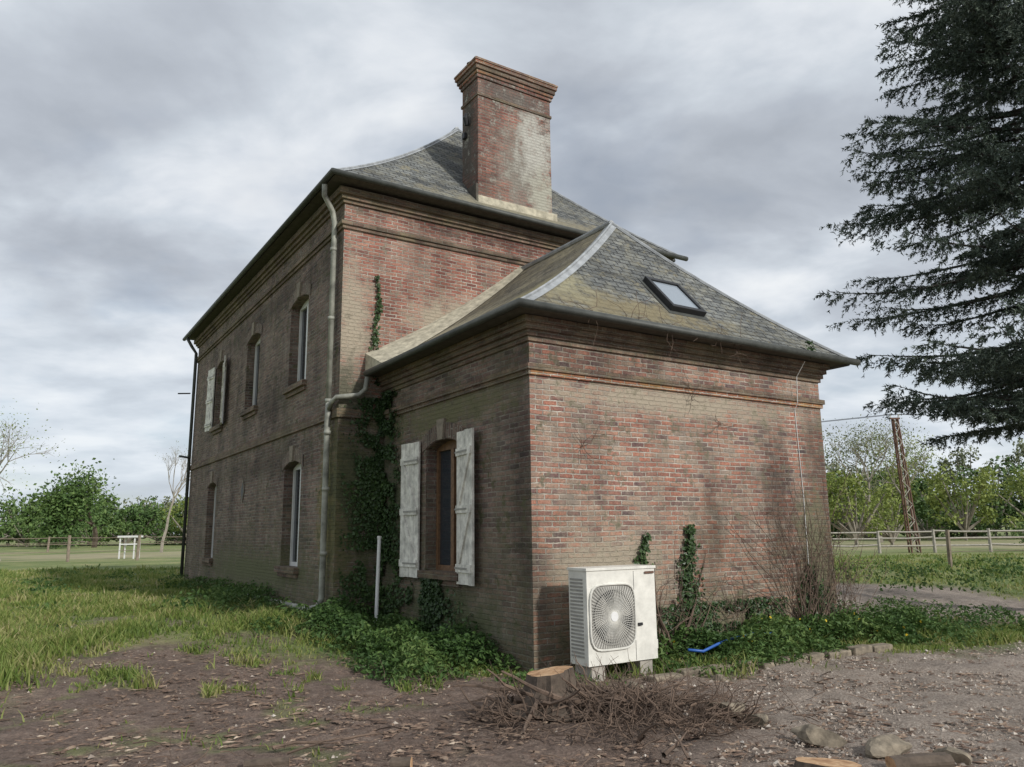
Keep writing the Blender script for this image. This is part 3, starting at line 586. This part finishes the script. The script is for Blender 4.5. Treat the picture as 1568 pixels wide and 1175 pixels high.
st.poly([(cxs+.19*fr(a,.31)*math.cos(a),cys+.19*fr(a,.31)*math.sin(a),z0+.31+.03*math.cos(a)) for a in [2*math.pi*i/nn for i in range(nn)]],'cut')
st.build('tree_stump')
A=[];Bb=[];ra=[];rb_=[]
for i in range(1000):
    a=RNG.random()*6.28; rr_=RNG.random()**.6; p=np.array([.80+rr_*1.15*math.cos(a),6.85+rr_*.75*math.sin(a),.02+.20*RNG.random()*(1-rr_)]);
    if (p[0]-cxs)**2+(p[1]-cys)**2<.09: continue
    if abs(p[0]-cxs)<.25 and p[1]<cys and RNG.random()<.6: continue
    d=np.array([math.cos(a)*.7+RNG.normal()*.7,math.sin(a)*.5+RNG.normal()*.7,RNG.normal()*.4+.22]); addline(wander(p,d,RNG.uniform(.12,.5),5,.3,False),RNG.choice([.003,.005,.008,.015],p=[.45,.3,.17,.08]),.0015)
for i in range(14):
    p=np.array([RNG.uniform(.0,1.6),RNG.uniform(6.5,7.1),.05]); addline(wander(p,(RNG.normal()*.5,RNG.normal()*.3,.9),RNG.uniform(.25,.5),6,.22,False),RNG.uniform(.006,.014),.003)
for i in range(26):
    a=RNG.uniform(2.8,6.6); p=np.array([.5+RNG.normal()*.25,7.0+RNG.normal()*.1,.13]); addline(wander(p,(math.cos(a),math.sin(a)*.8,-.10),RNG.uniform(.3,.85),6,.2,False),RNG.uniform(.016,.035),.007)
for i in range(200):
    y=RNG.uniform(4.6,8.6); p=np.array([RNG.uniform(-.6,.45)*y,y,.035]); a=RNG.random()*3.14; addline(wander(p,(math.cos(a),math.sin(a),.03),RNG.uniform(.06,.4),5,.18,False),RNG.uniform(.002,.008),.0015)
for (x,y,a,L,r) in ((-1.75,5.9,.45,.5,.014),(-1.3,6.1,.2,.35,.012),(-1.6,5.75,-.3,.4,.010),(-.9,6.4,2.2,.45,.009),(1.0,5.6,.9,.3,.02),(1.15,5.5,1.5,.35,.012),(.95,5.45,.3,.35,.015),(-1.2,7.2,.9,.5,.006)):
    addline(wander(np.array([x,y,.04]),(math.cos(a),math.sin(a),.08),L,6,.12,False),r,.004)
V,F_=segs(A,Bb,ra,rb_,5); npmesh('brush_pile',V,F_,M['twig'])
def scatter(n,fx,smin,smax,flat,cond):
    x,y=fx(n); k=cond(x,y); x=x[k];y=y[k];n=len(x); s=smin+(smax-smin)*RNG.random(n)**4
    base=np.array([[1,0,0],[-.5,.87,0],[-.5,-.87,0],[0,0,1.]]); a=RNG.random(n)*6.28; c_,s_=np.cos(a),np.sin(a)
    el=RNG.uniform(.5,1.4 if flat>.5 else 3.0,n); V=np.zeros((n,4,3))
    for i,b in enumerate(base):
        bx=b[0]*el+RNG.normal(size=n)*.2; by=b[1]+RNG.normal(size=n)*.2; V[:,i,0]=x+s*(bx*c_-by*s_); V[:,i,1]=y+s*(bx*s_+by*c_); V[:,i,2]=gz(x,y)+.004+s*flat*b[2]
    f=np.array([[0,1,3],[1,2,3],[2,0,3]]); return V.reshape(-1,3),(f[None]+np.arange(n)[:,None,None]*4).reshape(-1,3)
def fx5(n): y=4.4+7.4*RNG.random(n)**1.2; return -.7*y+1.5*y*RNG.random(n),y
cD=lambda x,y:(RNG.random(len(x))<zones(x,y)[0]-.1)&~inhouse(x,y,.05)
cG=lambda x,y:(RNG.random(len(x))<zones(x,y)[1]*.9+.04)&(zones(x,y)[0]>.2)&~inhouse(x,y,.05)
V,F_=scatter(45000,fx5,.004,.034,.35,cD); npmesh('wood_chip_litter',V,F_,M['chips'])
V,F_=scatter(45000,fx5,.004,.028,.8,cG); npmesh('gravel_stones',V,F_,M['pebble'])
# ---------- spruce
def spruce(name,cx,cy,H_,zb):
    P0=[];P1=[];R0=[];R1=[];T0=[];T1=[]
    z=zb
    while z<H_-.4:
        t=(z-zb)/(H_-zb); Lm=4.55*(1-t)**.66*(.66+.34*min(1,(z-zb)/1.6))
        far=z>13.5
        for k in range(5 if far else 9):
            a=RNG.random()*6.283; away=math.cos(a)>.35
            if away and k%2: continue
            L=Lm*(RNG.uniform(.9,1.08) if RNG.random()<.35 else RNG.uniform(.5,.95)); d=np.array([math.cos(a),math.sin(a)]); n=13
            zz=z+RNG.uniform(-.18,.18); up=RNG.uniform(-.02,.1); pts=[]
            for i in range(n+1):
                r=i/n; pts.append(np.array([cx+d[0]*L*r,cy+d[1]*L*r,zz+L*((.02-.22*(1-t))*r+(.10+up)*r**3)+.03*math.sin(7*r+k)]))
            for i in range(n):
                P0.append(pts[i]);P1.append(pts[i+1]);R0.append(.04*(1-i/n)*(.4+L/5)+.004);R1.append(.04*(1-(i+1)/n)*(.4+L/5)+.004)
                if i>1:
                    T0.append(pts[i]);T1.append(pts[i+1])
                    if away and i%2: continue
                    for s in (-1,1):
                        base=pts[i]+(pts[i+1]-pts[i])*RNG.random(); f=1-i/n; l=(.20+.55*math.sin(math.pi*min(1,f*.8+.12)))*min(L,3.8)*.26*RNG.uniform(.6,1.25)
                        sd=np.array([-d[1]*s,d[0]*s,0])*.7+np.array([d[0],d[1],0])*.75; sd/=np.linalg.norm(sd)
                        end=base+sd*l+np.array([0,0,-.15*l])
                        T0.append(base);T1.append(end)
                        for u in range(5):
                            q=RNG.uniform(.1,1); b2=base+(end-base)*q; l2=RNG.uniform(.12,.34)*(1.1-.3*q); v2=sd*.5+np.array([d[0],d[1],0])*RNG.uniform(-.3,.9)+np.array([0,0,-RNG.uniform(0,1.3)]); v2/=np.linalg.norm(v2); T0.append(b2);T1.append(b2+v2*l2)
        z+=.36 if not far else .5
    T0=np.array(T0);T1=np.array(T1)
    e=empty(name)
    V,F_=segs(np.array([[cx,cy,0],[cx,cy,H_*.5]]),np.array([[cx,cy,H_*.5],[cx,cy,H_]]),[.26,.15],[.15,.02],10); V2,F2=segs(P0,P1,R0,R1,4)
    Vt,Ft=cat([(V,F_),(V2,F2)]); npmesh('trunk_and_branches',Vt,Ft,M['rbark'],e)
    V,F_=needles(T0,T1,14,.085,.0125); npmesh('needles',V,F_,M['spruce'],e)
spruce('spruce_tree',10.55,14.0,17.5,3.6)
# ---------- deciduous trees
def skeleton(base,H_,spread,depth,seed,r0):
    r=np.random.default_rng(seed); A=[];Bb=[];ra=[];rb=[];tips=[]
    def rec(p,d,L,rad,k):
        n=3
        for i in range(n):
            d=d+r.normal(size=3)*.12; d[2]+=.03; d=d/np.linalg.norm(d); q=p+d*L/n; A.append(p);Bb.append(q);ra.append(rad*(1-.3*i/n));rb.append(rad*(1-.3*(i+1)/n)); p=q
        if k==0: tips.append(p); return
        for j in range(r.integers(2,5)):
            nd=d+r.normal(size=3)*spread; nd=nd/np.linalg.norm(nd); rec(p,nd,L*r.uniform(.6,.85),rad*.55,k-1)
    rec(np.array(base,float),np.array([0,0,1.]),H_*.3,r0,depth); return A,Bb,ra,rb,np.array(tips)
def tree(name,x,y,H_,mat,nl,ls,spread=.5,depth=4,seed=0,r0=.15,bark='bark',clump=.5):
    z=float(gz(np.array(float(x)),np.array(float(y))))-.1; A,Bb,ra,rb,tips=skeleton((x,y,z),H_,spread,depth,seed,r0); e=empty(name)
    V,F_=segs(A,Bb,ra,rb,5); npmesh('trunk_and_limbs',V,F_,M[bark],e)
    if nl:
        P_=tips[RNG.integers(0,len(tips),nl)]+RNG.normal(size=(nl,3))*clump; V,F_=leaves(P_,RNG.uniform(.5,1.2,nl)*ls); npmesh('foliage',V,F_,M[mat],e)
def treemass(name,specs,mat,ls):
    Ps=[];A=[];Bb=[]
    for (x,y,h,w,n) in specs:
        nc=14; c=RNG.normal(size=(nc,3)); c=norm(c)*RNG.random((nc,1))**.4; C=np.stack([x+c[:,0]*w*.55,y+c[:,1]*w*.55,h*.54+c[:,2]*h*.34],1); rr=RNG.uniform(.22,.42,nc)*w*.6
        i=RNG.integers(0,nc,n); d=norm(RNG.normal(size=(n,3)))*(RNG.random((n,1))**.35); Ps.append(C[i]+d*rr[i][:,None]*np.array([1,1,.9]))
        for q in C: A.append((x,y,h*.12));Bb.append(q)
        A.append((x,y,0));Bb.append((x,y,h*.5))
    P_=np.concatenate(Ps); P_[:,2]=np.maximum(P_[:,2],.3); V,F_=leaves(P_,RNG.uniform(.5,1.3,len(P_))*ls); e=empty(name); npmesh('foliage',V,F_,M[mat],e)
    V,F_=segs(A,Bb,.14,.05,4); npmesh('trunks',V,F_,M['palebark'],e)
def line(x0,y0,x1,y1,n,h0,h1,w0,w1,cnt):
    return [(x0+(x1-x0)*(i+.5)/n+random.uniform(-2,2),y0+(y1-y0)*(i+.5)/n+random.uniform(-3,3),random.uniform(h0,h1),random.uniform(w0,w1),cnt) for i in range(n)]
treemass('distant_treeline',line(-95,100,-30,104,20,6,8.3,6,9,1300)+line(18,84,75,80,16,6,9.0,5,8,1300)+line(-30,112,20,100,8,6,8,6,8,250),'leafa',.5)
treemass('distant_hedge',line(-95,92,-30,96,18,2.8,4.4,5,8,800)+line(18,74,75,70,18,2.8,4.6,5,7,800),'leafa',.45)
treemass('distant_pale_trees',line(-98,108,-34,110,12,7.5,9.5,6,8,800)+line(24,92,78,88,16,10,13.5,5,8,1300),'leafc',.42)
treemass('fresh_leaf_bush',[(21.8,50,6.0,4.6,2600),(26,54,4.0,3.5,1000),(40,47,3.2,3.5,1200),(31.5,48,2.6,2.5,600)],'leafb',.24)
treemass('shrub_row',line(26,40,46,38,6,1.5,2.3,2.0,3.2,700),'leafa',.2)
treemass('green_field_trees',[(38,66,8.0,6,2000),(46,68,8.0,6,2000),(55,72,9,6,1700),(33,70,7.0,5,1400),(-66,90,7.5,6,1500),(-38,92,7,5,1300)],'leafb',.34)
tree('round_tree',-45.5,85,8.5,'leafa',6500,.42,.6,4,3,.3,clump=1.0)
tree('bare_tree',-25.0,38,10.5,'leafc',1600,.10,.42,5,5,.16,'palebark',.4)
tree('bare_tree',-27.5,42,8.5,'leafb',900,.12,.5,5,8,.14,'palebark',.5)
tree('slender_bare_tree',-25.6,57,9.0,'leafc',300,.1,.22,5,12,.12,'palebark',.3)
tree('bare_tree',29,62,9,'leafc',2600,.18,.42,5,15,.2,'palebark',.6)
tree('bare_tree',34,66,9.5,'leafb',2600,.2,.45,5,18,.2,'palebark',.6)
Pw=[]
for i in range(60):
    x=RNG.uniform(8,24);y=RNG.uniform(15,24); n=90; h=RNG.uniform(.2,.6); Pw.append(np.stack([x+RNG.normal(size=n)*.3,y+RNG.normal(size=n)*.3,.2+h*RNG.random(n)],1))
for i in range(55):
    y=RNG.uniform(11,30);x=-RNG.uniform(.2,.62)*y; n=50; h=RNG.uniform(.05,.35); Pw.append(np.stack([x+RNG.normal(size=n)*.18,y+RNG.normal(size=n)*.18,.2+h*RNG.random(n)],1))
Pw=np.concatenate(Pw); Pw=Pw[~inhouse(Pw[:,0],Pw[:,1],.1)]; V,F_=leaves(Pw,RNG.uniform(.05,.12,len(Pw))); npmesh('tall_weeds',V,F_,M['nettle'])
# ---------- fences, pole, feeder
def gh(x,y): return float(gz(np.array(float(x)),np.array(float(y))))
def fence(name,pts,ph,rails,k,r=.06,rr_=.03):
    b=B()
    for i,(x,y) in enumerate(pts):
        z=gh(x,y); b.tube([(x,y,z-.2),(x+random.uniform(-.05,.05),y,z+ph*random.uniform(.93,1.07))],[r,r*.9],k,7)
        if i<len(pts)-1:
            x2,y2=pts[i+1]; z2=gh(x2,y2)
            for q in rails: b.tube([(x,y,z+q+random.uniform(-.04,.04)),((x+x2)/2,(y+y2)/2,(z+z2)/2+q-.02),(x2,y2,z2+q+random.uniform(-.04,.04))],rr_,k,5)
    return b.build(name)
fence('wooden_fence',[(-34,36),(-30,37),(-25.6,38),(-22.4,39.5),(-19.4,40.5),(-15,42)],1.25,(.5,.95),'fencew',.08,.012)
fence('wooden_fence',[(-62,62),(-56,62.5),(-50,63),(-44,63.5),(-38,64),(-32,64.5),(-26,65),(-20,65.5)],1.2,(.6,1.1),'fencew',.09,.03)
fence('white_rail_fence',[(15+i*2.6,38-.12*i) for i in range(14)],1.1,(.35,.7,1.0),'concrete',.08,.045)
fence('wire_fence',[(13.8,25),(20.5,27),(28,29.5)],1.2,(.5,.9),'fencew',.07,.01)
b=B(); x,y=-21.3,43.5; z=gh(x,y)
for dx in (-.4,.4):
    for dy in (-.3,.3): b.box(x+dx-.03,x+dx+.03,y+dy-.03,y+dy+.03,z,z+1.15,'pvc')
b.box(x-.52,x+.52,y-.4,y+.4,z+1.15,z+1.25,'pvc'); b.box(x-.37,x+.37,y-.32,y-.28,z+.75,z+.82,'pvc'); b.box(x-.37,x+.37,y+.28,y+.32,z+.75,z+.82,'pvc'); b.build('white_hay_feeder')
b=B(); x,y=19.35,38.0; z=gh(x,y); Ht=6.5
for s in (-1,1):
    for t in (-1,1): b.tube([(x+s*.21,y+t*.13,z-.1),(x-.3+s*.11,y+t*.08,z+Ht)],.045,'rust',5)
for i in range(17):
    f0=i/17;f1=(i+1)/17; w0=.21-.10*f0;w1=.21-.10*f1; s=1 if i%2 else -1
    for t in (-.13,.13): b.tube([(x-.3*f0-s*w0,y+t,z+Ht*f0),(x-.3*f1+s*w1,y+t,z+Ht*f1)],.024,'concrete',4)
x-=.3
b.box(x-.25,x+.25,y-.05,y+.05,z+Ht,z+Ht+.08,'rust')
for s in (-.2,.2): b.tube([(x+s,y,z+Ht+.08),(x+s,y,z+Ht+.25)],.04,'pvc',6)
b.build('lattice_utility_pole')
b=B()
for s,sag in ((-.2,.6),(.2,.6)):
    for x2,y2,z2 in ((-25,62,7.6),(60,30,6.5)):
        p=Vector((x+s,y,z+Ht+.25)); q=Vector((x2+s,y2,z2)); b.tube([p.lerp(q,t/12)-Vector((0,0,sag*4*(t/12)*(1-t/12))) for t in range(13)],.014,'dark',4)
b.build('overhead_wires')
# ---------- light, world
sd=Vector((.752,-.705,.60)).normalized()
su=bpy.data.lights.new('sun','SUN'); su.energy=3.1; su.angle=math.radians(3.5); su.color=(1,.965,.92); so=bpy.data.objects.new('sun',su); COL.objects.link(so); so.rotation_euler=sd.to_track_quat('Z','Y').to_euler()
el=math.asin(sd.z); az=math.atan2(sd.x,sd.y)
W=bpy.data.worlds.new('World'); S.world=W; W.use_nodes=True; nt=W.node_tree; bg=nt.nodes['Background']; L=nt.links
sky=N(nt,'ShaderNodeTexSky'); sky.sky_type='NISHITA'; sky.sun_disc=False; sky.sun_elevation=el; sky.sun_rotation=az
tc=N(nt,'ShaderNodeTexCoord').outputs['Generated']; sx=N(nt,'ShaderNodeSeparateXYZ'); L.new(tc,sx.inputs[0])
zz=mathn(nt,'ADD',mathn(nt,'MAXIMUM',sx.outputs[2],0),.20); cx_=N(nt,'ShaderNodeCombineXYZ'); L.new(mathn(nt,'DIVIDE',sx.outputs[0],zz),cx_.inputs[0]); L.new(mathn(nt,'DIVIDE',sx.outputs[1],zz),cx_.inputs[1])
n1=noise(nt,mapping(nt,cx_.outputs[0],(1.0,1.2,1),(4.3,1.7,0)),1.9,9,.53,.2)
n2=noise(nt,mapping(nt,cx_.outputs[0],(1,1,1),(6,3,0)),.8,2,.5)
f=mathn(nt,'ADD',mathn(nt,'MULTIPLY',n1,.62),mathn(nt,'MULTIPLY',n2,.38))
cc=ramp(nt,f,[(.37,(.43,.465,.52)),(.44,(.52,.56,.62)),(.50,(.64,.69,.75)),(.545,(.77,.81,.86)),(.60,(.90,.925,.95)),(.67,(.97,.975,.98))])
hz=ramp(nt,sx.outputs[2],[(0,1),(.28,0)]); cc=mix(nt,mathn(nt,'MULTIPLY',hz,.5),cc,(.74,.83,.93))
vs=N(nt,'ShaderNodeVectorMath',operation='SCALE'); L.new(cc,vs.inputs[0]); vs.inputs['Scale'].default_value=10
blue=ramp(nt,noise(nt,mapping(nt,cx_.outputs[0],(1,1,1),(11,8,0)),1.3,5,.55),[(.5,.05),(.66,.4)])
fin=mix(nt,blue,vs.outputs[0],sky.outputs[0]); L.new(fin,bg.inputs[0]); bg.inputs[1].default_value=.1
# ---------- camera
cd=bpy.data.cameras.new('camera'); co=bpy.data.objects.new('camera',cd); COL.objects.link(co); cd.sensor_width=36; cd.lens=27.02; cd.clip_end=5000; cd.clip_start=.05
co.matrix_world=Matrix.Translation((0,0,1.55))@Matrix.Rotation(math.radians(90+10.82),4,'X')@Matrix.Rotation(-.012,4,'Z'); S.camera=co
S.view_settings.view_transform='Standard'; S.view_settings.look='None'; S.view_settings.exposure=0
